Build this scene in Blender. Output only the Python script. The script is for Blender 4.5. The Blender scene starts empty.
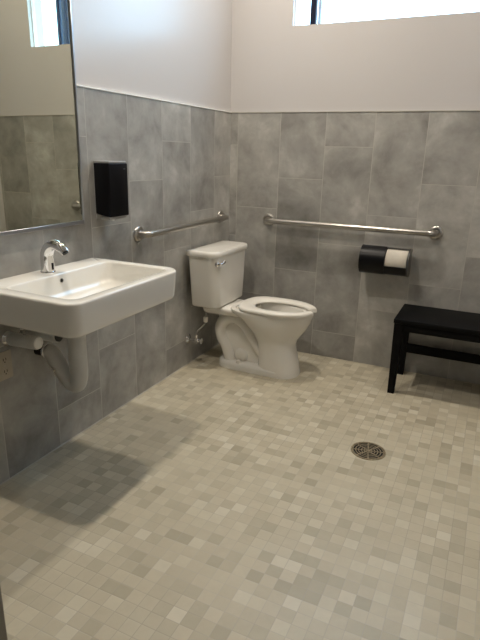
import bpy, bmesh, math, random
from mathutils import Vector, Matrix
random.seed(4)
PI = math.pi
SC = bpy.context.scene
C = SC.collection

# ---------------------------------------------------------------- camera
FWD = Vector((-0.40110094, 0.86625178, -0.29786892))
RGT = Vector((0.90389134, 0.42704469, 0.02476446))
UPV = Vector((-0.1486556, 0.25930809, 0.95428551))
cd = bpy.data.cameras.new('camera')
cam = bpy.data.objects.new('camera', cd)
C.objects.link(cam)
cam.matrix_world = Matrix(((RGT.x, UPV.x, -FWD.x, 1.6943), (RGT.y, UPV.y, -FWD.y, -3.43285),
                           (RGT.z, UPV.z, -FWD.z, 1.34468), (0, 0, 0, 1)))
cd.sensor_fit = 'VERTICAL'
cd.sensor_height = 24.0
cd.lens = 24.0 * 533.637 / 640.0
cd.clip_start = 0.02
SC.camera = cam

# ---------------------------------------------------------------- world, exposure, lamps
w = bpy.data.worlds.new('sky')
SC.world = w
w.use_nodes = True
_nt = w.node_tree
_bg = _nt.nodes['Background']
_tc = _nt.nodes.new('ShaderNodeTexCoord')
_sp = _nt.nodes.new('ShaderNodeSeparateXYZ')
_rp = _nt.nodes.new('ShaderNodeValToRGB')      # bright overcast sky above, duller ground below the horizon
_rp.color_ramp.elements[0].position = 0.46
_rp.color_ramp.elements[0].color = (0.16, 0.18, 0.19, 1)
_rp.color_ramp.elements[1].position = 0.52
_rp.color_ramp.elements[1].color = (0.50, 0.755, 1.0, 1)
_ma = _nt.nodes.new('ShaderNodeMath'); _ma.operation = 'MULTIPLY_ADD'
_ma.inputs[1].default_value = 0.5; _ma.inputs[2].default_value = 0.5
_nt.links.new(_tc.outputs['Generated'], _sp.inputs[0])
_nt.links.new(_sp.outputs[2], _ma.inputs[0])
_nt.links.new(_ma.outputs[0], _rp.inputs[0])
_nt.links.new(_rp.outputs[0], _bg.inputs[0])
_bg.inputs[1].default_value = 10.0
LAMP_STRENGTH = 1.06
LAMPS = [(0.47, -2.08, 98), (0.47, -0.68, 96), (1.76, -0.62, 50)]
LAMP_COL = (1.0, 0.90, 0.765)
SC.view_settings.view_transform = 'Standard'
SC.view_settings.look = 'None'
SC.view_settings.gamma = 1.0
SC.view_settings.use_curve_mapping = False
SC.view_settings.exposure = 0.0

# ---------------------------------------------------------------- room numbers
H = 1.603          # top of the tile
CEIL = 3.30
RW = 2.21          # right wall
YF = -4.2          # wall behind the photographer
T = 0.3048
SB, SL = 0.0546, 0.2332
WX0, WX1, WZ0, WZ1 = 0.404, 1.745, 2.10, 2.75

# ================================================================= node helper
class NB:
    def __init__(s, name, rough=0.5, spec=0.5, metal=0.0):
        s.m = bpy.data.materials.new(name)
        s.m.use_nodes = True
        s.nt = s.m.node_tree
        s.b = s.nt.nodes['Principled BSDF']
        s.b.inputs['Roughness'].default_value = rough
        s.b.inputs['Metallic'].default_value = metal
        s.b.inputs['Specular IOR Level'].default_value = spec
    def n(s, t, **k):
        x = s.nt.nodes.new(t)
        for a, v in k.items():
            setattr(x, a, v)
        return x
    def put(s, sock, v):
        if isinstance(v, bpy.types.NodeSocket):
            s.nt.links.new(v, sock)
        else:
            sock.default_value = v
    def math(s, op, a, b=0.0, c=0.0):
        x = s.n('ShaderNodeMath', operation=op)
        s.put(x.inputs[0], a); s.put(x.inputs[1], b); s.put(x.inputs[2], c)
        return x.outputs[0]
    def pos(s):
        g = s.n('ShaderNodeTexCoord')
        q = s.n('ShaderNodeSeparateXYZ')
        s.nt.links.new(g.outputs['Object'], q.inputs[0])
        return g.outputs['Object'], q.outputs[0], q.outputs[1], q.outputs[2]
    def comb(s, x, y, z=0.0):
        q = s.n('ShaderNodeCombineXYZ')
        s.put(q.inputs[0], x); s.put(q.inputs[1], y); s.put(q.inputs[2], z)
        return q.outputs[0]
    def white(s, v):
        q = s.n('ShaderNodeTexWhiteNoise', noise_dimensions='3D')
        s.put(q.inputs['Vector'], v)
        return q.outputs['Value'], q.outputs['Color']
    def noise(s, v, scale, detail=3, rough=0.55, dist=0.0):
        q = s.n('ShaderNodeTexNoise')
        s.put(q.inputs['Vector'], v)
        q.inputs['Scale'].default_value = scale
        q.inputs['Detail'].default_value = detail
        q.inputs['Roughness'].default_value = rough
        q.inputs['Distortion'].default_value = dist
        return q.outputs['Fac']
    def ramp(s, f, stops):
        q = s.n('ShaderNodeValToRGB')
        s.put(q.inputs[0], f)
        e = q.color_ramp.elements
        while len(e) < len(stops):
            e.new(0.5)
        for el, (p, c) in zip(e, stops):
            el.position = p
            el.color = (c[0], c[1], c[2], 1)
        return q.outputs[0]
    def mix(s, f, a, b, blend='MIX'):
        q = s.n('ShaderNodeMix', data_type='RGBA', blend_type=blend)
        s.put(q.inputs[0], f); s.put(q.inputs[6], a); s.put(q.inputs[7], b)
        return q.outputs[2]
    def vadd(s, a, b):
        q = s.n('ShaderNodeVectorMath', operation='ADD')
        s.put(q.inputs[0], a); s.put(q.inputs[1], b)
        return q.outputs[0]
    def bump(s, h, dist=0.001, strength=0.5):
        q = s.n('ShaderNodeBump')
        q.inputs['Strength'].default_value = strength
        q.inputs['Distance'].default_value = dist
        s.put(q.inputs['Height'], h)
        s.nt.links.new(q.outputs[0], s.b.inputs['Normal'])
    def color(s, c):
        s.put(s.b.inputs['Base Color'], c)
    def rough(s, c):
        s.put(s.b.inputs['Roughness'], c)

def rgb(*c):
    return (c[0], c[1], c[2], 1)

def simple(name, col, rough=0.5, metal=0.0, spec=0.5, vary=0.06, scale=14):
    s = NB(name, rough, spec, metal)
    p, x, y, z = s.pos()
    f = s.noise(p, scale, 2)
    a = [max(0, v * (1 - vary)) for v in col]
    b = [min(1, v * (1 + vary)) for v in col]
    s.color(s.ramp(f, [(0.3, a), (0.7, b)]))
    return s.m

def wall_tile(name, axis):
    """12x24 inch concrete-look tile standing upright, laid in thirds"""
    s = NB(name, 0.42, 0.45)
    p, x, y, z = s.pos()
    if axis == 'x':
        u = s.math('SUBTRACT', x, SB)
    else:
        u = s.math('SUBTRACT', s.math('MULTIPLY', y, -1.0), SL)
    col = s.math('FLOOR', s.math('DIVIDE', u, T))
    fu = s.math('SUBTRACT', u, s.math('MULTIPLY', col, T))
    cc = s.math('ADD', col, 300.0)
    if axis == 'y':
        cc = s.math('MULTIPLY', cc, 2.0)
    m = s.math('MODULO', cc, 3.0)
    v = s.math('ADD', s.math('SUBTRACT', H, z), s.math('MULTIPLY', m, 8 * 0.0254))
    row = s.math('FLOOR', s.math('DIVIDE', v, 2 * T))
    fv = s.math('SUBTRACT', v, s.math('MULTIPLY', row, 2 * T))
    du = s.math('MINIMUM', fu, s.math('SUBTRACT', T, fu))
    dv = s.math('MINIMUM', fv, s.math('SUBTRACT', 2 * T, fv))
    d = s.math('MINIMUM', du, dv)
    grout = s.math('LESS_THAN', d, 0.0016)
    rv, rc = s.white(s.comb(col, row, 3.0 if axis == 'x' else 7.0))
    off = s.n('ShaderNodeVectorMath', operation='SCALE')
    s.put(off.inputs[0], rc); off.inputs['Scale'].default_value = 20.0
    q = s.vadd(p, off.outputs[0])
    n1 = s.noise(q, 4.0, 5, 0.60, 0.35)
    n2 = s.noise(q, 11.0, 4, 0.6, 0.3)
    f = s.math('ADD', s.math('MULTIPLY', n1, 0.75), s.math('MULTIPLY', n2, 0.25))
    body = s.ramp(f, [(0.30, (0.215, 0.209, 0.193)), (0.45, (0.335, 0.327, 0.305)), (0.56, (0.415, 0.406, 0.38)), (0.70, (0.57, 0.56, 0.53))])
    tone = s.math('ADD', 0.82, s.math('MULTIPLY', rv, 0.30))
    body = s.mix(1.0, body, s.comb(tone, tone, tone), 'MULTIPLY')
    s.color(s.mix(grout, body, rgb(0.49, 0.472, 0.43)))
    s.rough(s.math('ADD', 0.34, s.math('MULTIPLY', n2, 0.2)))
    s.bump(s.math('ADD', s.math('MULTIPLY', n2, 0.25), s.math('MINIMUM', s.math('DIVIDE', d, 0.003), 1.0)), 0.0012, 0.35)
    return s.m

def floor_mosaic(name):
    s = NB(name, 0.45, 0.4)
    P = 0.0500
    p, x, y, z = s.pos()
    u = s.math('DIVIDE', s.math('SUBTRACT', x, 0.027), P)
    v = s.math('DIVIDE', s.math('SUBTRACT', y, -4.516), P)
    cu = s.math('FLOOR', u); cv = s.math('FLOOR', v)
    fu = s.math('SUBTRACT', u, cu); fv = s.math('SUBTRACT', v, cv)
    d = s.math('MINIMUM', s.math('MINIMUM', fu, s.math('SUBTRACT', 1.0, fu)),
               s.math('MINIMUM', fv, s.math('SUBTRACT', 1.0, fv)))
    grout = s.math('LESS_THAN', d, 0.022)
    rv, rc = s.white(s.comb(cu, cv, 1.0))
    pc = s.comb(s.math('MULTIPLY', cu, P), s.math('MULTIPLY', cv, P), 0.0)
    big = s.noise(pc, 5.5, 3, 0.6)
    off = s.n('ShaderNodeVectorMath', operation='SCALE')
    s.put(off.inputs[0], rc); off.inputs['Scale'].default_value = 9.0
    vein = s.noise(s.vadd(p, off.outputs[0]), 14.0, 4, 0.6, 0.6)
    f = s.math('ADD', s.math('MULTIPLY', rv, 0.62), s.math('MULTIPLY', big, 0.38))
    body = s.ramp(f, [(0.18, (0.375, 0.337, 0.250)), (0.30, (0.445, 0.402, 0.302)), (0.42, (0.480, 0.434, 0.328)), (0.60, (0.500, 0.453, 0.344)),
                      (0.72, (0.525, 0.480, 0.368)), (0.84, (0.585, 0.545, 0.44))])
    tone = s.math('ADD', 0.90, s.math('MULTIPLY', vein, 0.20))
    body = s.mix(1.0, body, s.comb(tone, tone, tone), 'MULTIPLY')
    gn = s.noise(p, 2.2, 2)
    gcol = s.ramp(gn, [(0.38, (0.44, 0.415, 0.365)), (0.62, (0.31, 0.285, 0.245))])
    s.color(s.mix(s.math('MULTIPLY', grout, 0.55), body, gcol))
    s.rough(s.math('ADD', 0.36, s.math('MULTIPLY', grout, 0.3)))
    s.bump(s.math('MINIMUM', s.math('DIVIDE', d, 0.06), 1.0), 0.0008, 0.4)
    return s.m

def glass_pane(name):
    m = bpy.data.materials.new(name); m.use_nodes = True
    nt = m.node_tree
    nt.nodes.remove(nt.nodes['Principled BSDF'])
    t = nt.nodes.new('ShaderNodeBsdfTransparent')
    t.inputs[0].default_value = (0.94, 0.98, 1.0, 1)
    g = nt.nodes.new('ShaderNodeBsdfGlossy'); g.inputs['Roughness'].default_value = 0.02
    lw = nt.nodes.new('ShaderNodeLayerWeight'); lw.inputs[0].default_value = 0.5
    pw = nt.nodes.new('ShaderNodeMath'); pw.operation = 'POWER'; pw.inputs[1].default_value = 4.0
    nt.links.new(lw.outputs['Facing'], pw.inputs[0])
    fr = nt.nodes.new('ShaderNodeMath'); fr.operation = 'MULTIPLY_ADD'; fr.inputs[1].default_value = 0.5; fr.inputs[2].default_value = 0.03
    nt.links.new(pw.outputs[0], fr.inputs[0])
    mx = nt.nodes.new('ShaderNodeMixShader')
    nt.links.new(fr.outputs[0], mx.inputs[0]); nt.links.new(t.outputs[0], mx.inputs[1]); nt.links.new(g.outputs[0], mx.inputs[2])
    nt.links.new(mx.outputs[0], nt.nodes['Material Output'].inputs[0])
    return m

def emission(name, col, st):
    m = bpy.data.materials.new(name); m.use_nodes = True
    b = m.node_tree.nodes['Principled BSDF']
    b.inputs['Base Color'].default_value = (0.8, 0.8, 0.8, 1)
    b.inputs['Emission Color'].default_value = (*col, 1)
    b.inputs['Emission Strength'].default_value = st
    return m

def paint(name, col, rough, spec=0.5):
    s = NB(name, rough, spec)
    p, x, y, z = s.pos()
    f = s.noise(p, 60, 3)
    s.color(s.ramp(s.noise(p, 1.5, 2), [(0.3, [c * 0.98 for c in col]), (0.7, col)]))
    s.bump(f, 0.0006, 0.12)
    return s.m

M = {}
M['tile_x'] = wall_tile('concrete_tile_back', 'x')
M['tile_y'] = wall_tile('concrete_tile_side', 'y')
M['mosaic'] = floor_mosaic('stone_mosaic')
M['paint'] = paint('wall_paint', (0.585, 0.565, 0.56), 0.26, 0.5)
M['ceil'] = paint('ceiling_paint', (0.62, 0.60, 0.57), 0.9, 0.2)
M['edge'] = simple('tile_edge_strip', (0.9, 0.9, 0.88), 0.35, 0.0)
M['caulk'] = simple('caulk', (0.50, 0.48, 0.43), 0.6)
M['china'] = simple('white_china', (0.77, 0.75, 0.70), 0.10, 0.0, 0.55, 0.01)
M['seat'] = simple('white_seat_plastic', (0.80, 0.775, 0.715), 0.26, 0.0, 0.5, 0.01)
M['water'] = simple('bowl_water', (0.30, 0.30, 0.28), 0.04)
M['chrome'] = simple('chrome', (0.78, 0.78, 0.79), 0.07, 1.0, 0.5, 0.02)
M['steel'] = NB('brushed_steel', 0.3, 0.5, 1.0).m
M['steel'].node_tree.nodes['Principled BSDF'].inputs['Base Color'].default_value = (0.46, 0.44, 0.41, 1)
M['frame'] = simple('mirror_frame_steel', (0.42, 0.43, 0.46), 0.34, 1.0, 0.5, 0.03)
M['mirror'] = NB('mirror_silver', 0.008, 0.5, 1.0).m
M['mirror'].node_tree.nodes['Principled BSDF'].inputs['Base Color'].default_value = (0.71, 0.715, 0.60, 1)
M['black'] = simple('black_plastic', (0.004, 0.004, 0.0055), 0.35, 0.0, 0.18)
M['smoke'] = simple('dark_grey_plastic', (0.05, 0.05, 0.048), 0.28, 0.0, 0.5)
M['grey'] = simple('grey_plastic', (0.34, 0.34, 0.34), 0.35)
M['bench'] = simple('black_lacquered_wood', (0.0035, 0.0036, 0.0042), 0.6, 0.0, 0.12, 0.2)
M['paper'] = simple('toilet_paper', (0.60, 0.56, 0.49), 0.85, 0.0, 0.2)
M['card'] = simple('cardboard_core', (0.30, 0.22, 0.15), 0.9)
M['pvc'] = simple('pipe_cover', (0.56, 0.56, 0.545), 0.4)
M['rubber'] = simple('black_rubber', (0.012, 0.012, 0.012), 0.6)
M['outlet'] = simple('almond_plastic', (0.42, 0.37, 0.29), 0.4)
M['dark'] = simple('dark_hole', (0.006, 0.006, 0.006), 0.8)
M['bronze'] = simple('worn_drain_metal', (0.34, 0.28, 0.185), 0.38, 0.55, 0.5, 0.3, 90)
M['navy'] = simple('navy_window_metal', (0.010, 0.014, 0.036), 0.5, 0.0, 0.3)
M['sash'] = simple('pale_blue_window_metal', (0.42, 0.58, 0.78), 0.35)
M['white_metal'] = simple('white_metal', (0.82, 0.82, 0.80), 0.4)
M['glass'] = glass_pane('window_glass')
M['braid'] = simple('braided_hose', (0.35, 0.34, 0.32), 0.4, 0.8, 0.5, 0.3, 200)
M['pier'] = paint('pier_paint', (0.20, 0.18, 0.145), 0.6, 0.3)

# ================================================================= mesh helpers
def obj(name, bm, mats, parent=None, smooth=40):
    bmesh.ops.recalc_face_normals(bm, faces=bm.faces[:])
    me = bpy.data.meshes.new(name)
    bm.to_mesh(me); bm.free()
    for m in (mats if isinstance(mats, (list, tuple)) else [mats]):
        me.materials.append(m)
    if smooth:
        for f in me.polygons:
            f.use_smooth = True
        me.set_sharp_from_angle(angle=math.radians(smooth))
    o = bpy.data.objects.new(name, me)
    C.objects.link(o)
    if parent is not None:
        o.parent = parent
        if parent.type == 'EMPTY':      # parts are modelled in room coordinates
            o.matrix_parent_inverse = Matrix.Translation(parent.location).inverted()
    return o

def tag(o, label, cat, group=None):
    o['label'] = label
    o['category'] = cat
    if group:
        o['group'] = group
    return o

def thing(name, loc, label, cat, group=None):
    o = bpy.data.objects.new(name, None)
    o.empty_display_size = 0.05
    C.objects.link(o)
    o.location = loc
    return tag(o, label, cat, group)

def struct(name, bm, mats, parent=None, smooth=0):
    o = obj(name, bm, mats, parent, smooth)
    if parent is None:
        o['kind'] = 'structure'
    return o

def box(bm, x0, x1, y0, y1, z0, z1, mi=0, bev=0.0, seg=2):
    vs = [bm.verts.new((x, y, z)) for z in (z0, z1) for y in (y0, y1) for x in (x0, x1)]
    fs = [bm.faces.new([vs[i] for i in q]) for q in ((0, 1, 3, 2), (4, 6, 7, 5), (0, 4, 5, 1), (2, 3, 7, 6), (0, 2, 6, 4), (1, 5, 7, 3))]
    for f in fs:
        f.material_index = mi
    if bev:
        es = list({e for f in fs for e in f.edges})
        bmesh.ops.bevel(bm, geom=es, offset=bev, segments=seg, profile=0.5, affect='EDGES')

def loft(bm, rings, cap0=True, cap1=True, mi=0):
    R = [[bm.verts.new(p) for p in r] for r in rings]
    n = len(R[0])
    for a, b in zip(R, R[1:]):
        for i in range(n):
            f = bm.faces.new((a[i], a[(i + 1) % n], b[(i + 1) % n], b[i]))
            f.material_index = mi
    if cap0:
        bm.faces.new(R[0][::-1]).material_index = mi
    if cap1:
        bm.faces.new(R[-1]).material_index = mi
    return R

def rrect(x0, x1, y0, y1, z, rs, n=8):
    """rounded rectangle ring; rs = radii of corners (x1y0, x1y1, x0y1, x0y0)"""
    if not isinstance(rs, (list, tuple)):
        rs = [rs] * 4
    out = []
    cs = [(x1, y0, -1, 1, -90), (x1, y1, -1, -1, 0), (x0, y1, 1, -1, 90), (x0, y0, 1, 1, 180)]
    for (cx, cy, sx, sy, a0), r in zip(cs, rs):
        for i in range(n + 1):
            a = math.radians(a0 + 90.0 * i / n)
            out.append((cx + sx * r + r * math.cos(a), cy + sy * r + r * math.sin(a), z))
    return out

def cyl(bm, a, b, r0, r1=None, n=24, mi=0, cap=True):
    a, b = Vector(a), Vector(b)
    r1 = r0 if r1 is None else r1
    d = (b - a).normalized()
    u = d.orthogonal().normalized(); v = d.cross(u)
    rings = []
    for c, r in ((a, r0), (b, r1)):
        rings.append([c + u * r * math.cos(2 * PI * i / n) + v * r * math.sin(2 * PI * i / n) for i in range(n)])
    loft(bm, rings, cap, cap, mi)

def lathe(bm, a, d, prof, n=32, mi=0):
    """prof = [(distance along d, radius)]"""
    a, d = Vector(a), Vector(d).normalized()
    u = d.orthogonal().normalized(); v = d.cross(u)
    rings = [[a + d * t + (u * math.cos(2 * PI * i / n) + v * math.sin(2 * PI * i / n)) * max(r, 1e-4) for i in range(n)] for t, r in prof]
    loft(bm, rings, True, True, mi)

def spline(pts, sub=6):
    P = [Vector(p) for p in pts]
    out = []
    for i in range(len(P) - 1):
        p0 = P[max(i - 1, 0)]; p1 = P[i]; p2 = P[i + 1]; p3 = P[min(i + 2, len(P) - 1)]
        for k in range(sub):
            t = k / sub
            out.append(0.5 * ((2 * p1) + (-p0 + p2) * t + (2 * p0 - 5 * p1 + 4 * p2 - p3) * t * t + (-p0 + 3 * p1 - 3 * p2 + p3) * t ** 3))
    out.append(P[-1])
    return out

def tube(bm, pts, rad, n=16, mi=0, scale_y=1.0, cap=True):
    """sweep; rad = number or list per point"""
    pts = [Vector(p) for p in pts]
    k = len(pts)
    rad = [rad] * k if not isinstance(rad, (list, tuple)) else rad
    t0 = (pts[1] - pts[0]).normalized()
    u = t0.orthogonal().normalized()
    if abs(t0.y) < 0.9:
        u = Vector((0, 1, 0)); u = (u - t0 * u.dot(t0)).normalized()
    rings = []
    for i in range(k):
        t = (pts[min(i + 1, k - 1)] - pts[max(i - 1, 0)]).normalized()
        u = (u - t * u.dot(t)).normalized()
        v = t.cross(u)
        rings.append([pts[i] + (u * scale_y * math.cos(2 * PI * j / n) + v * math.sin(2 * PI * j / n)) * rad[i] for j in range(n)])
    loft(bm, rings, cap, cap, mi)

def lerp_rad(keys, k):
    out = []
    for i in range(k):
        t = i / (k - 1) * (len(keys) - 1)
        j = min(int(t), len(keys) - 2)
        out.append(keys[j] + (keys[j + 1] - keys[j]) * (t - j))
    return out

B = bmesh.new

# ================================================================= the setting
bm = B(); box(bm, -0.15, RW + 0.12, YF - 0.12, 0.2, -0.1, 0.0)
struct('floor', bm, M['mosaic'])
bm = B(); box(bm, -0.15, RW + 0.12, YF - 0.12, 0.2, CEIL, CEIL + 0.1)
struct('ceiling', bm, M['ceil'])

PT = 0.011           # the tile stands this far proud of the paint
bm = B()
box(bm, -0.15, -PT, YF, 0.0 + PT, 0.0, CEIL, 0)
box(bm, -PT, 0.0, YF, 0.0 + PT, 0.0, H, 1)
struct('wall_left', bm, [M['paint'], M['tile_y']])

bm = B()
y0, y1 = PT, 0.16
box(bm, -0.15, RW + 0.12, y0, y1, 0.0, WZ0)
box(bm, -0.15, RW + 0.12, y0, y1, WZ1, CEIL)
box(bm, -0.15, WX0, y0, y1, WZ0, WZ1)
box(bm, WX1, RW + 0.12, y0, y1, WZ0, WZ1)
box(bm, 0.0, RW, 0.0, PT, 0.0, H, 1)
struct('wall_back', bm, [M['paint'], M['tile_x']])

bm = B(); box(bm, RW, RW + 0.12, YF, PT, 0.0, CEIL)
struct('wall_right', bm, M['paint'])
bm = B(); box(bm, -0.15, RW + 0.12, YF - 0.12, YF, 0.0, CEIL)
struct('wall_front', bm, M['pier'])
bm = B(); box(bm, 0.0, 0.712, -2.95, -2.70, 0.0, CEIL, 0, 0.004)
struct('wall_entry', bm, M['pier'])

# tile edge strips and the sealant lines
bm = B(); box(bm, -PT, 0.003, YF, 0.0, H, H + 0.005, 0)
struct('trim_1', bm, M['edge'])
bm = B(); box(bm, -PT, RW, -0.003, PT, H, H + 0.004, 0)
struct('trim_2', bm, M['caulk'])
bm = B(); box(bm, 0.0, 0.006, -2.70, -0.0, 0.0, 0.005, 0, 0.002)
struct('trim_3', bm, M['caulk'])

# window: painted reveal, pale frame, navy mullion with a pale sash beside it
bm = B()
fy0, fy1 = 0.045, 0.08
box(bm, WX0, WX1, fy0, fy1, WZ0, WZ0 + 0.006)
box(bm, WX0, WX1, fy0, fy1, WZ1 - 0.02, WZ1)
box(bm, WX0, WX0 + 0.006, fy0, fy1, WZ0 + 0.006, WZ1 - 0.02)
box(bm, WX1 - 0.006, WX1, fy0, fy1, WZ0 + 0.006, WZ1 - 0.02)
win = struct('window_1', bm, M['white_metal'])
bm = B(); box(bm, 0.505, 0.537, fy0 - 0.01, fy1, WZ0 + 0.002, WZ1 - 0.02, 0, 0.002)
obj('mullion', bm, M['navy'], win)
bm = B(); box(bm, 0.549, 0.566, fy0 + 0.005, fy1, WZ0 + 0.002, WZ1 - 0.02, 0, 0.002)
obj('sash', bm, M['sash'], win)
bm = B(); box(bm, WX0 + 0.006, 0.505, 0.058, 0.063, WZ0 + 0.006, WZ1 - 0.02)
obj('pane', bm, M['glass'], win)
bm = B(); box(bm, 0.566, WX1 - 0.006, 0.058, 0.063, WZ0 + 0.006, WZ1 - 0.02)
obj('pane', bm, M['glass'], win)

# dark post standing outside, seen only through the window in the mirror
root = thing('exterior_post', (1.99, 0.62, 0.0), 'dark navy post outside the window, seen in the mirror', 'post')
bm = B(); box(bm, 1.885, 1.945, 0.60, 0.65, 0, 3.4, 0, 0.003); box(bm, 1.980, 2.005, 0.60, 0.65, 0, 3.4, 0, 0.003)
obj('post', bm, M['navy'], root)
bm = B(); box(bm, 1.945, 1.980, 0.612, 0.64, 0, 3.4)
obj('channel', bm, simple('blue_grey_metal', (0.05, 0.085, 0.16), 0.5), root)

# ================================================================= wash basin
X1, YA, YB, RZ = 0.494, -2.146, -1.45, 0.856
sink = thing('bathroom_sink', (0.0, -1.797, 0.73), 'white rectangular wall-hung sink with a chrome faucet under the mirror', 'sink')
bm = B()
def sr(inset, z, r, back=0.002):
    return rrect(back, X1 - inset, YA + inset, YB - inset, z, (r, r + 0.022, 0.006, 0.006), 10)
def br(x0, x1, ya, yb, z, r):
    return rrect(x0, x1, ya, yb, z, r, 10)
rings = [sr(0.10, 0.727, 0.03), sr(0.030, 0.728, 0.04), sr(0.016, 0.731, 0.045), sr(0.010, 0.737, 0.05), sr(0.008, 0.747, 0.052),
         sr(0.003, 0.80, 0.056), sr(0.0, 0.847, 0.058), sr(0.001, 0.852, 0.058), sr(0.004, 0.8552, 0.055), sr(0.009, RZ, 0.05),
         br(0.112, 0.452, -2.092, -1.494, RZ, 0.04), br(0.115, 0.449, -2.089, -1.497, 0.8545, 0.038), br(0.118, 0.446, -2.085, -1.501, 0.849, 0.036),
         br(0.126, 0.436, -2.070, -1.516, 0.79, 0.05), br(0.136, 0.424, -2.055, -1.535, 0.768, 0.06), br(0.16, 0.40, -2.02, -1.57, 0.757, 0.07),
         br(0.24, 0.30, -1.85, -1.75, 0.752, 0.029)]
loft(bm, rings)
basin = obj('basin', bm, M['china'], sink, 50)
bm = B(); lathe(bm, (0.27, -1.797, 0.7525), (0, 0, 1), [(0, 0.024), (0.003, 0.024), (0.0045, 0.02), (0.003, 0.017), (0.0035, 0.001)])
obj('drain_stopper', bm, M['chrome'], sink)
bm = B(); lathe(bm, (0.1205, -1.797, 0.826), (1, 0, 0.12), [(0, 0.0105), (0.0022, 0.0105), (0.003, 0.009), (0.0012, 0.0075), (0.0012, 0.0005)], 20)
bm2 = B(); lathe(bm2, (0.1205, -1.797, 0.826), (1, 0, 0.12), [(0, 0.0076), (0.0016, 0.0076)], 20)
ov = obj('overflow_ring', bm, M['steel'], sink)
obj('overflow_hole', bm2, M['dark'], ov)
# faucet
FX, FY = 0.056, -1.802
bm = B()
pts = spline([(FX, FY, 0.856), (FX, FY, 0.88), (FX, FY, 0.91), (FX + 0.003, FY, 0.936), (FX + 0.018, FY, 0.959), (FX + 0.043, FY, 0.972),
              (FX + 0.070, FY, 0.969), (FX + 0.090, FY, 0.957), (FX + 0.101, FY, 0.946)], 6)
tube(bm, pts, lerp_rad([0.0285, 0.0280, 0.0272, 0.0262, 0.0245, 0.0225, 0.0205, 0.0185, 0.0175], len(pts)), 28)
lathe(bm, (FX, FY, 0.856), (0, 0, 1), [(0, 0.0305), (0.004, 0.0305), (0.006, 0.0288)], 28)
fa = obj('faucet', bm, M['chrome'], sink, 45)
bm = B(); d = (pts[-1] - pts[-2]).normalized(); cyl(bm, pts[-1] - d * 0.004, pts[-1] + d * 0.003, 0.0125, n=20)
obj('aerator', bm, M['dark'], fa)
bm = B(); box(bm, FX + 0.024, FX + 0.0290, FY - 0.006, FY + 0.006, 0.868, 0.897, 0, 0.002)
obj('sensor_window', bm, M['black'], fa)
# plumbing under the basin
TY = -1.815
bm = B()
pts = spline([(0.195, TY, 0.73), (0.195, TY, 0.62), (0.195, TY, 0.50), (0.195, TY, 0.425), (0.184, TY, 0.383), (0.158, TY - .004, 0.382), (0.132, TY - .008, 0.412), (0.098, TY - .015, 0.466), (0.072, TY - .02, 0.508), (0.05, TY - .024, 0.520)], 6)
tube(bm, pts, lerp_rad([0.038, 0.038, 0.039, 0.038, 0.036, 0.035, 0.036, 0.036, 0.035, 0.034], len(pts)), 22)
trap = obj('drain_trap', bm, M['pvc'], sink)
bm = B(); cyl(bm, (0.003, TY - .03, 0.52), (0.052, TY - .025, 0.518), 0.026)
obj('wall_elbow', bm, M['rubber'], trap)
bm = B(); lathe(bm, (0.046, TY - .0255, 0.518), (1, 0, 0), [(0, 0.028), (0.002, 0.034), (0.01, 0.034), (0.012, 0.030)])
obj('slip_nut', bm, M['chrome'], trap)
bm = B(); lathe(bm, (0.105, TY - .050, 0.452), (0.3, -1, 0.1), [(0, 0.009), (0.006, 0.009), (0.008, 0.006)], 16)
obj('cleanout_plug', bm, M['chrome'], trap)
for yy, zz, ln, endm in ((-1.990, 0.612, 0.145, 'pvc'), (-1.90, 0.617, 0.165, 'rubber')):
    bm = B(); lathe(bm, (0.014, yy, zz), (1, 0.02, 0.04), [(0, 0.024), (0.008, 0.0275), (ln - 0.012, 0.0275), (ln - 0.004, 0.0265), (ln, 0.024)], 24)
    sp = obj('supply_pipe', bm, M['pvc'], sink)
    bm = B(); lathe(bm, (0.001, yy, zz), (1, 0, 0), [(0, 0.034), (0.004, 0.033), (0.012, 0.024), (0.016, 0.022)], 24)
    obj('escutcheon', bm, M['chrome'], sp)
    bm = B(); lathe(bm, (0.014 + ln - 0.001, yy + 0.003, zz + 0.04 * ln), (1, 0.02, 0.04), [(0, 0.0235), (0.004, 0.0235), (0.006, 0.021)], 24)
    obj('pipe_cap', bm, M['white_metal' if endm == 'pvc' else endm], sp)
    bm = B(); tube(bm, spline([(0.09, yy, zz + 0.015), (0.09, yy + 0.01, zz + 0.06), (0.07, yy * 0.7 + FY * 0.3, zz + 0.09), (0.06, yy * 0.4 + FY * 0.6, 0.735)]), 0.006, 10)
    obj('supply_hose', bm, M['braid'], sp)

# ================================================================= mirror
MYR, MZ0, MZ1, MYL = -1.514, 1.022, 2.05, -2.14
mir = thing('wall_mirror', (0.0, (MYR + MYL) / 2, MZ0), 'rectangular mirror in a thin steel frame on the tiled wall above the sink', 'mirror')
bm = B()
FWd, FD = 0.008, 0.016
for (a, b, c, d) in ((MYL, MYR, MZ0, MZ0 + 0.016), (MYL, MYR, MZ1 - FWd, MZ1), (MYL, MYL + FWd, MZ0 + 0.016, MZ1 - FWd), (MYR - FWd, MYR, MZ0 + 0.016, MZ1 - FWd)):
    box(bm, 0.001, FD, a, b, c, d, 0, 0.0015, 1)
obj('mirror_frame', bm, M['frame'], mir)
bm = B()
ring0, ring1 = [], []
for y, z in ((MYL + FWd, MZ0 + 0.016), (MYR - FWd, MZ0 + 0.016), (MYR - FWd, MZ1 - FWd), (MYL + FWd, MZ1 - FWd)):
    ring0.append((0.001, y, z))                       # the glass hangs very slightly out of true
    ring1.append((0.0105 - 0.0026 * (y - MYR) - 0.0030 * (z - MZ0), y, z))
loft(bm, [ring0, ring1])
obj('mirror_glass', bm, M['mirror'], mir, 0)

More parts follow.
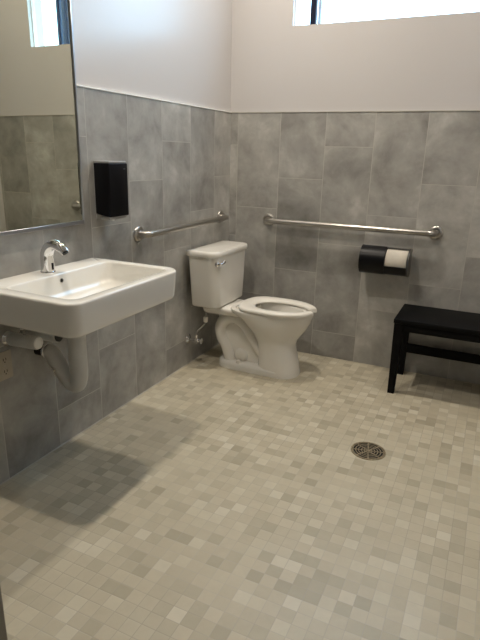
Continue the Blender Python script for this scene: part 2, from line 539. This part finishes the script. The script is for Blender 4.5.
# ================================================================= soap dispenser
dy0, dy1, dz0, dz1, dd = -1.432, -1.294, 1.047, 1.290, 0.10
sd = thing('soap_dispenser', (0.0, (dy0 + dy1) / 2, dz0 - 0.015), 'black soap dispenser with a grey back plate on the wall right of the mirror', 'dispenser')
bm = B(); box(bm, 0.0005, 0.006, dy0 + 0.012, dy1 - 0.002, dz0 - 0.012, dz1 + 0.006, 0, 0.002)
obj('back_plate', bm, M['grey'], sd)
bm = B(); loft(bm, [[(x, y, z) for (x, y, z) in [(p[2], p[1], p[0]) for p in rrect(dz0 + i, dz1 - j, dy0 + i, dy1 - i, xx, r, 5)]]
                    for xx, i, j, r in ((0.0062, 0.010, 0.004, 0.005), (0.05, 0.004, 0.003, 0.005), (dd - 0.005, 0.0, 0.003, 0.005), (dd - 0.001, 0.002, 0.004, 0.005), (dd, 0.004, 0.006, 0.004))])
cv = obj('cover', bm, M['black'], sd, 50)
bm = B(); box(bm, 0.0065, 0.095, dy0 + 0.006, dy1 - 0.004, dz1 - 0.003, dz1 + 0.007, 0, 0.003)
obj('top_strip', bm, M['grey'], sd)
bm = B(); box(bm, 0.03, 0.085, dy0 + 0.010, dy1 - 0.004, dz0 - 0.014, dz0 + 0.001, 0, 0.003)
obj('push_bar', bm, M['grey'], sd)
bm = B(); box(bm, dd - 0.002, dd + 0.0008, dy1 - 0.034, dy1 - 0.020, dz1 - 0.030, dz1 - 0.025, 0, 0.001)
obj('badge', bm, M['smoke'], cv)
bm = B(); lathe(bm, (0.055, dy0 + 0.07, dz0 - 0.014), (0, 0, -1), [(0, 0.007), (0.008, 0.006), (0.010, 0.004)], 16)
obj('nozzle', bm, M['white_metal'], sd)

# ================================================================= grab bars
def grab_bar(p0, p1, nrm, label):
    """bar between two wall flanges; nrm points out of the wall"""
    p0, p1, nrm = Vector(p0), Vector(p1), Vector(nrm)
    ax = (p1 - p0).normalized()
    root = thing('grab_bar', p0, label, 'grab bar', 'stainless steel grab bars')
    o = 0.062
    pts = [p0 + nrm * 0.004, p0 + nrm * (o - 0.038)]
    for k in range(1, 7):
        a = k / 6 * PI / 2
        pts.append(p0 + nrm * (o - 0.038 + 0.038 * math.sin(a)) + ax * (0.038 - 0.038 * math.cos(a)))
    L = (p1 - p0).length
    for k in range(1, 8):
        pts.append(p0 + nrm * o + ax * (0.038 + (L - 0.076) * k / 8))
    for k in range(0, 7):
        a = (1 - k / 6) * PI / 2
        pts.append(p1 + nrm * (o - 0.038 + 0.038 * math.sin(a)) - ax * (0.038 - 0.038 * math.cos(a)))
    pts += [p1 + nrm * 0.004]
    bm = B(); tube(bm, pts, 0.0175, 20)
    obj('bar', bm, M['steel'], root)
    for q in (p0, p1):
        bm = B(); lathe(bm, q + nrm * 0.0005, nrm, [(0, 0.041), (0.006, 0.041), (0.011, 0.038), (0.014, 0.030), (0.0145, 0.018)])
        obj('flange', bm, M['steel'], root)
grab_bar((0.304, 0, 0.917), (1.392, 0, 0.917), (0, -1, 0), 'long stainless grab bar on the back wall above the toilet paper dispenser')
grab_bar((0, -1.091, 0.924), (0, -0.145, 0.930), (1, 0, 0), 'stainless grab bar on the left wall between soap dispenser and toilet tank')

# ================================================================= toilet
TC = -0.408
toi = thing('toilet', (0.42, TC, 0.0), 'white two-piece toilet with its seat down in the far left corner', 'toilet')
# tank
bm = B()
TT = TC + 0.016
def tk(x0, x1, hw, z, r):
    return rrect(x0, x1, TT - hw, TT + hw, z, (r, r, 0.02, 0.02), 9)
rings = [tk(0.05, 0.208, 0.190, 0.408, 0.05), tk(0.040, 0.220, 0.202, 0.413, 0.055), tk(0.035, 0.225, 0.209, 0.424, 0.06),
         tk(0.032, 0.226, 0.218, 0.56, 0.06), tk(0.028, 0.227, 0.234, 0.736, 0.06)]
loft(bm, rings)
obj('tank', bm, M['china'], toi, 50)
bm = B()
rings = [tk(0.026, 0.228, 0.236, 0.736, 0.06), tk(0.019, 0.236, 0.245, 0.739, 0.066), tk(0.016, 0.239, 0.248, 0.748, 0.07),
         tk(0.017, 0.238, 0.247, 0.763, 0.07), tk(0.022, 0.233, 0.241, 0.771, 0.066), tk(0.04, 0.21, 0.22, 0.773, 0.05)]
loft(bm, rings)
obj('tank_lid', bm, M['china'], toi, 50)
bm = B()
ly0 = TT - 0.208
lathe(bm, (0.212, ly0, 0.698), (1, 0, 0), [(0, 0.016), (0.014, 0.016), (0.018, 0.012), (0.024, 0.010)], 20)
pts = spline([(0.235, ly0, 0.698), (0.243, ly0 + 0.005, 0.698), (0.247, ly0 + 0.02, 0.703), (0.248, ly0 + 0.04, 0.709), (0.248, ly0 + 0.05, 0.712)], 4)
tube(bm, pts, lerp_rad([0.009, 0.009, 0.0085, 0.0105, 0.007], len(pts)), 12)
obj('flush_lever', bm, M['chrome'], toi)
# bowl and front column
def egg(xb, xf, hw, z, pw=0.62, n=40, e=2.0, sq=0.0):
    """plan outline: blunt back at xb, long nose at xf, widest at pw from the nose end"""
    out = []
    xm = xb + (xf - xb) * (1 - pw)
    for i in range(n):
        a = 2 * PI * i / n
        c, s_ = math.cos(a), math.sin(a)
        if c >= 0:
            x = xm + (xf - xm) * (abs(c) ** (2 / e))
            y = hw * math.copysign(abs(s_) ** (2 / e), s_)
        else:
            ee = e + 1.2
            x = xm - (xm - xb) * (abs(c) ** (2 / ee))
            y = hw * math.copysign(abs(s_) ** (2 / ee), s_)
        out.append((x, TC + y, z))
    return out
bm = B()
rings = [egg(0.458, 0.718, 0.118, 0.0, 0.5, e=2.4), egg(0.458, 0.716, 0.117, 0.02, 0.5, e=2.4), egg(0.456, 0.703, 0.109, 0.09, 0.5, e=2.3), egg(0.448, 0.688, 0.103, 0.16, 0.52, e=2.2),
         egg(0.440, 0.683, 0.103, 0.205, 0.54), egg(0.425, 0.692, 0.112, 0.235, 0.56), egg(0.412, 0.718, 0.130, 0.27, 0.58), egg(0.378, 0.750, 0.154, 0.315, 0.6), egg(0.335, 0.772, 0.170, 0.36, 0.6),
         egg(0.275, 0.782, 0.177, 0.392, 0.6), egg(0.262, 0.785, 0.180, 0.408, 0.6), egg(0.266, 0.781, 0.177, 0.416, 0.6),
         egg(0.335, 0.722, 0.128, 0.417, 0.6), egg(0.343, 0.715, 0.122, 0.405, 0.6), egg(0.36, 0.70, 0.115, 0.35, 0.6), egg(0.42, 0.66, 0.09, 0.27, 0.6), egg(0.47, 0.61, 0.055, 0.23, 0.6)]
loft(bm, rings)
# rear deck that carries the tank
rr = [rrect(0.075, 0.40, TC - a, TC + a, z, 0.04, 6) for a, z in ((0.10, 0.352), (0.125, 0.366), (0.135, 0.385), (0.135, 0.400), (0.128, 0.4065))]
loft(bm, rr)
obj('bowl', bm, M['china'], toi, 55)
bm = B()
loft(bm, [egg(0.472, 0.608, 0.0565, 0.2300, 0.6), egg(0.4665, 0.6135, 0.0595, 0.2345, 0.6)])
obj('water', bm, M['water'], toi)
# trapway: web and swept pipe standing proud of it
bm = B()
web = [(0.215, 0.045), (0.205, 0.16), (0.185, 0.26), (0.16, 0.36), (0.40, 0.36), (0.47, 0.28), (0.50, 0.20), (0.51, 0.045)]
loft(bm, [[(x, TC + s_ * 0.055, z) for x, z in web] for s_ in (-1, 1)])
pts = spline([(0.52, TC, 0.085), (0.47, TC, 0.130), (0.415, TC, 0.205), (0.355, TC, 0.285), (0.29, TC, 0.330), (0.225, TC, 0.320), (0.183, TC, 0.265), (0.188, TC, 0.195), (0.225, TC, 0.130), (0.26, TC, 0.03)], 6)
tube(bm, pts, lerp_rad([0.045, 0.046, 0.046, 0.047, 0.050, 0.052, 0.052, 0.050, 0.050, 0.052], len(pts)), 20, 0, 1.85)
for s_ in (-1, 1):
    lathe(bm, (0.335, TC + s_ * 0.05, 0.085), (0, s_, 0), [(0, 0.050), (0.016, 0.044), (0.026, 0.030), (0.030, 0.008)], 24)
obj('trapway', bm, M['china'], toi, 60)
bm = B()
rr = [rrect(0.165 + i, 0.62, TC - hw + i, TC + hw - i, z, (0.03, 0.03, 0.105 - i, 0.105 - i), 8) for i, hw, z in ((0.0, 0.118, 0.0), (0.0, 0.118, 0.028), (0.004, 0.118, 0.040), (0.014, 0.118, 0.047), (0.03, 0.116, 0.050))]
loft(bm, rr)
obj('foot', bm, M['china'], toi, 55)
for s_ in (-1, 1):
    bm = B(); lathe(bm, (0.335, TC + s_ * 0.098, 0.046), (0, 0, 1), [(0, 0.017), (0.012, 0.016), (0.019, 0.012), (0.022, 0.003)], 20)
    obj('bolt_cap', bm, M['seat'], toi)
# open-front seat
bm = B()
N = 64
def seat_ring(t):
    """outline points at angle t (0 = nose), outer and inner"""
    c, s_ = math.cos(t), math.sin(t)
    xm = 0.55
    if c >= 0:
        ox = xm + 0.250 * abs(c) ** 0.95; ix = xm + 0.205 * abs(c)
    else:
        ox = xm - 0.240 * abs(c) ** 0.42; ix = xm - 0.145 * abs(c) ** 0.9
    return (ox, 0.187 * s_), (ix, 0.112 * s_)
a0 = 0.20
rings = []
for i in range(N + 1):
    t = a0 + (2 * PI - 2 * a0) * i / N
    (ox, oy), (ix, iy) = seat_ring(t)
    o_, i_ = Vector((ox, TC + oy, 0)), Vector((ix, TC + iy, 0))
    w_ = i_ - o_
    prof = [(0.04, 0.420), (0.0, 0.425), (0.0, 0.433), (0.05, 0.4395), (0.16, 0.443), (0.55, 0.4435), (0.85, 0.440), (0.97, 0.434), (1.0, 0.427), (0.93, 0.420)]
    rings.append([tuple((o_ + w_ * k) + Vector((0, 0, z))) for k, z in prof])
loft(bm, rings)
st = obj('seat', bm, M['seat'], toi, 50)
for s_ in (-1, 1):
    bm = B(); loft(bm, [rrect(0.300 + i, 0.322 - i, TC + s_ * 0.075 - 0.022 + i, TC + s_ * 0.075 + 0.022 - i, z, 0.012, 5) for i, z in ((0, 0.4165), (0, 0.4215), (0.003, 0.4235))])
    obj('hinge', bm, M['seat'], st)

# supply valve beside the toilet
vy, vz = -0.575, 0.176
sv = thing('water_shutoff_valve', (0.0, vy, vz), 'small chrome water valve with a thin hose low on the wall behind the toilet', 'valve')
bm = B(); lathe(bm, (0.0005, vy, vz), (1, 0, 0), [(0, 0.032), (0.003, 0.031), (0.009, 0.018), (0.011, 0.010), (0.055, 0.010)], 24)
obj('escutcheon', bm, M['chrome'], sv)
bm = B(); lathe(bm, (0.045, vy, vz), (1, 0, 0), [(0, 0.012), (0.004, 0.015), (0.030, 0.015), (0.034, 0.011)], 20)
lathe(bm, (0.062, vy, vz + 0.008), (0, 0, 1), [(0, 0.009), (0.014, 0.009), (0.016, 0.011), (0.028, 0.011), (0.030, 0.007)], 12)
obj('valve_body', bm, M['chrome'], sv)
bm = B(); lathe(bm, (0.079, vy, vz), (1, 0, 0), [(0, 0.006), (0.012, 0.006), (0.013, 0.019), (0.022, 0.021), (0.025, 0.016)], 8)
obj('valve_handle', bm, M['chrome'], sv)
bm = B(); pts = spline([(0.062, vy, vz + 0.036), (0.065, vy + 0.005, vz + 0.06), (0.085, vy + 0.03, vz + 0.085), (0.10, vy + 0.045, vz + 0.11), (0.105, vy + 0.052, vz + 0.16), (0.105, vy + 0.052, vz + 0.226)], 6)
tube(bm, pts, 0.0055, 10)
obj('supply_hose', bm, M['braid'], sv)
bm = B(); lathe(bm, (0.103, vy + 0.049, vz + 0.115), (0, 0, 1), [(0, 0.010), (0.004, 0.015), (0.034, 0.017), (0.038, 0.012)], 12)
obj('coupling_nut', bm, M['seat'], sv)

# ================================================================= toilet paper dispenser
tx0, tx1, cy, cz, cr = 0.988, 1.266, -0.086, 0.733, 0.084
tp = thing('toilet_paper_dispenser', ((tx0 + tx1) / 2, 0.0, cz - cr), 'black twin-roll toilet paper dispenser under the long grab bar', 'dispenser')
xs = 1.132
def shell(bm, xa, xb, a0, a1, r_out, r_in, n=20, slant=0.0):
    """curved cover strip about the x axis; angle 0 = straight out of the wall, 90 = up"""
    rings = []
    for i in range(n + 1):
        f = i / n
        a = math.radians(a0 + (a1 - a0) * f)
        sh = slant * math.sin(f * PI)
        ca, sa = math.cos(a), math.sin(a)
        rings.append([(xa, cy - r_out * ca, cz + r_out * sa), (xb + sh, cy - r_out * ca, cz + r_out * sa),
                      (xb + sh, cy - r_in * ca, cz + r_in * sa), (xa, cy - r_in * ca, cz + r_in * sa)])
    loft(bm, rings)
bm = B(); box(bm, tx0 + 0.003, tx1 - 0.003, -0.006, -0.0005, cz - 0.075, cz + 0.070, 0, 0.003)
obj('back_plate', bm, M['smoke'], tp)
bm = B(); shell(bm, tx0, xs, -128, 128, cr + 0.003, cr - 0.001)
obj('sliding_cover', bm, M['black'], tp, 30)
bm = B(); shell(bm, xs - 0.002, tx1, 76, 128, cr, cr - 0.003)
obj('top_casing', bm, M['smoke'], tp, 30)
bm = B(); shell(bm, xs - 0.002, tx1, -128, -14, cr, cr - 0.003)
obj('lower_casing', bm, M['black'], tp, 30)
def endcap(xa, xb, mat):
    bm = B()
    rings = []
    for x, g in ((xa, 0.0), (xb, 0.0)):
        ring = []
        for i in range(25):
            a = math.radians(-130 + 260 * i / 24)
            ring.append((x, max(min(cy - (cr + 0.004) * math.cos(a), -0.002), -1), cz + (cr + 0.004) * math.sin(a)))
        rings.append(ring)
    loft(bm, rings)
    return obj('end_cap', bm, mat, tp, 40)
endcap(tx0 - 0.008, tx0, M['black'])
endcap(tx1, tx1 + 0.009, M['smoke'])
bm = B(); cyl(bm, (xs + 0.001, cy, cz), (tx1, cy, cz), 0.012)
obj('spindle', bm, M['smoke'], tp)
bm = B(); n = 40
rr = []
for x, r in ((xs + 0.004, 0.021), (xs + 0.004, 0.0755), (xs + 0.006, 0.077), (tx1 - 0.006, 0.077), (tx1 - 0.004, 0.0755), (tx1 - 0.004, 0.021)):
    rr.append([(x, cy + r * math.cos(2 * PI * i / n), cz + r * math.sin(2 * PI * i / n)) for i in range(n)])
rr.append(rr[0]); R = [[bm.verts.new(p) for p in r] for r in rr[:-1]]; R.append(R[0])
for a, b in zip(R, R[1:]):
    for i in range(n):
        bm.faces.new((a[i], a[(i + 1) % n], b[(i + 1) % n], b[i]))
roll = obj('toilet_paper_roll', bm, M['paper'], None, 40)
tag(roll, 'cream toilet paper roll showing in the right side of the black dispenser', 'toilet paper')

# ================================================================= bench
bx0, bx1, by0, by1, bz = 1.264, 2.12, -0.408, -0.030, 0.463
be = thing('bench', ((bx0 + bx1) / 2, (by0 + by1) / 2, 0.0), 'low black wooden bench against the back wall at right', 'bench')
bm = B(); box(bm, bx0, bx1, by0, by1, bz - 0.026, bz, 0, 0.004)
obj('seat_top', bm, M['bench'], be)
bm = B(); box(bm, bx0 + 0.05, bx1 - 0.05, by0 + 0.012, by0 + 0.032, bz - 0.072, bz - 0.027, 0, 0.002)
obj('apron', bm, M['bench'], be)
bm = B(); box(bm, bx0 + 0.05, bx1 - 0.05, by1 - 0.032, by1 - 0.012, bz - 0.072, bz - 0.027, 0, 0.002)
obj('apron', bm, M['bench'], be)
def leg(xa, ya, dx):
    bm = B()
    loft(bm, [rrect(xa + dx + 0.002, xa + dx + 0.040, ya + 0.002, ya + 0.040, 0.0, 0.003, 2), rrect(xa, xa + 0.050, ya - 0.002, ya + 0.043, bz - 0.027, 0.003, 2)])
    obj('leg', bm, M['bench'], be)
leg(bx0 + 0.004, by0 + 0.004, 0.003); leg(bx0 + 0.006, by1 - 0.048, 0.003)
leg(bx1 - 0.056, by0 + 0.004, 0.006); leg(bx1 - 0.056, by1 - 0.048, 0.006)
bm = B(); box(bm, bx0 + 0.05, bx1 - 0.05, by1 - 0.042, by1 - 0.022, 0.155, 0.212, 0, 0.002)
obj('stretcher', bm, M['bench'], be)

# ================================================================= floor drain
dx, dy, dr = 1.317, -1.120, 0.082
fd = thing('floor_drain', (dx, dy, 0.0), 'round metal floor drain with a slotted grate in the mosaic floor', 'drain')
bm = B(); lathe(bm, (dx, dy, 0.0003), (0, 0, 1), [(0, dr - 0.002), (0.0012, dr - 0.002)], 40)
obj('drain_pit', bm, M['dark'], fd)
def ring(bm, r0, r1, z0, z1, a0=0, a1=360, n=40):
    full = abs(a1 - a0) >= 360
    rings = []
    k = n if full else n + 1
    for i in range(k):
        a = math.radians(a0 + (a1 - a0) * i / n)
        c, s_ = math.cos(a), math.sin(a)
        rings.append([(dx + r * c, dy + r * s_, z) for r, z in ((r0, z0), (r1, z0), (r1, z1), (r0, z1))])
    if full:
        R = [[bm.verts.new(p) for p in r] for r in rings]; R.append(R[0])
        for a, b in zip(R, R[1:]):
            for i in range(4):
                bm.faces.new((a[i], a[(i + 1) % 4], b[(i + 1) % 4], b[i]))
    else:
        loft(bm, rings)
bm = B(); ring(bm, dr - 0.006, dr, 0.0002, 0.0032)
obj('drain_rim', bm, M['bronze'], fd, 30)
bm = B()
for k in range(8):
    a = math.radians(k * 45 + 12)
    c, s_ = math.cos(a), math.sin(a)
    hw = 0.0030
    vs = [[(dx + r * c - q * hw * s_, dy + r * s_ + q * hw * c, z) for q, z in ((-1, 0.0015), (1, 0.0015), (1, 0.003), (-1, 0.003))] for r in (0.004, dr - 0.005)]
    loft(bm, vs)
for j in range(5):
    r = 0.016 + j * 0.0135
    for k in range(8):
        ring(bm, r, r + 0.0046, 0.0015, 0.0028, k * 45 + 12, k * 45 + 57, 5)
lathe(bm, (dx, dy, 0.0015), (0, 0, 1), [(0, 0.007), (0.0018, 0.006)], 16)
obj('drain_grate', bm, M['bronze'], fd, 30)

# ================================================================= outlet
ou = thing('electrical_outlet', (0.0, -2.025, 0.447), 'almond duplex power outlet on the tile below the sink', 'outlet')
oy0, oy1, oz0, oz1 = -2.062, -1.988, 0.447, 0.565
bm = B(); box(bm, 0.0003, 0.006, oy0, oy1, oz0, oz1, 0, 0.002)
obj('cover_plate', bm, M['outlet'], ou)
for zc in (0.481, 0.531):
    bm = B(); loft(bm, [[(x, p[1], p[0]) for p in rrect(zc - 0.016, zc + 0.016, -2.042, -2.008, 0, 0.008, 5)] for x in (0.006, 0.0078)])
    rc = obj('receptacle', bm, M['outlet'], ou)
    bm = B()
    for yy in (-2.0315, -2.0185):
        box(bm, 0.0074, 0.0082, yy - 0.0014, yy + 0.0014, zc - 0.003, zc + 0.008)
    lathe(bm, (0.0074, -2.025, zc - 0.009), (1, 0, 0), [(0, 0.0028), (0.0008, 0.0028)], 10)
    obj('slots', bm, M['dark'], rc, 0)
bm = B(); lathe(bm, (0.0058, -2.025, 0.506), (1, 0, 0), [(0, 0.0035), (0.001, 0.003)], 12)
obj('screw', bm, M['steel'], ou)

# ================================================================= ceiling downlights
NAMES = ['round recessed ceiling light above the sink', 'round recessed ceiling light above the toilet',
         'round recessed ceiling light above the bench']
for (lx, ly, pw), lab in zip(LAMPS, NAMES):
    dl = thing('ceiling_downlight', (lx, ly, CEIL), lab, 'ceiling light', 'recessed ceiling downlights')
    bm = B()
    prof = [(0.050, 0.0), (0.085, 0.0), (0.085, 0.006), (0.078, 0.010), (0.056, 0.010), (0.050, 0.004)]
    R = [[bm.verts.new((lx + r * math.cos(2 * PI * i / 36), ly + r * math.sin(2 * PI * i / 36), CEIL - h)) for r, h in prof] for i in range(36)]
    R.append(R[0])
    for a, b in zip(R, R[1:]):
        for i in range(len(prof)):
            bm.faces.new((a[i], a[(i + 1) % len(prof)], b[(i + 1) % len(prof)], b[i]))
    obj('trim_ring', bm, M['white_metal'], dl)
    bm = B(); cyl(bm, (lx, ly, CEIL - 0.0005), (lx, ly, CEIL - 0.004), 0.050, n=36)
    obj('lens', bm, emission('lamp_lens', LAMP_COL, 12.0), dl)
    ld = bpy.data.lights.new('downlight_bulb', 'SPOT')
    ld.energy = pw * LAMP_STRENGTH
    ld.color = LAMP_COL
    ld.spot_size = math.radians(142); ld.spot_blend = 1.0
    ld.shadow_soft_size = 0.045
    lo = bpy.data.objects.new('downlight_bulb', ld)
    C.objects.link(lo)
    lo.parent = dl
    lo.location = (0, 0, -0.052)
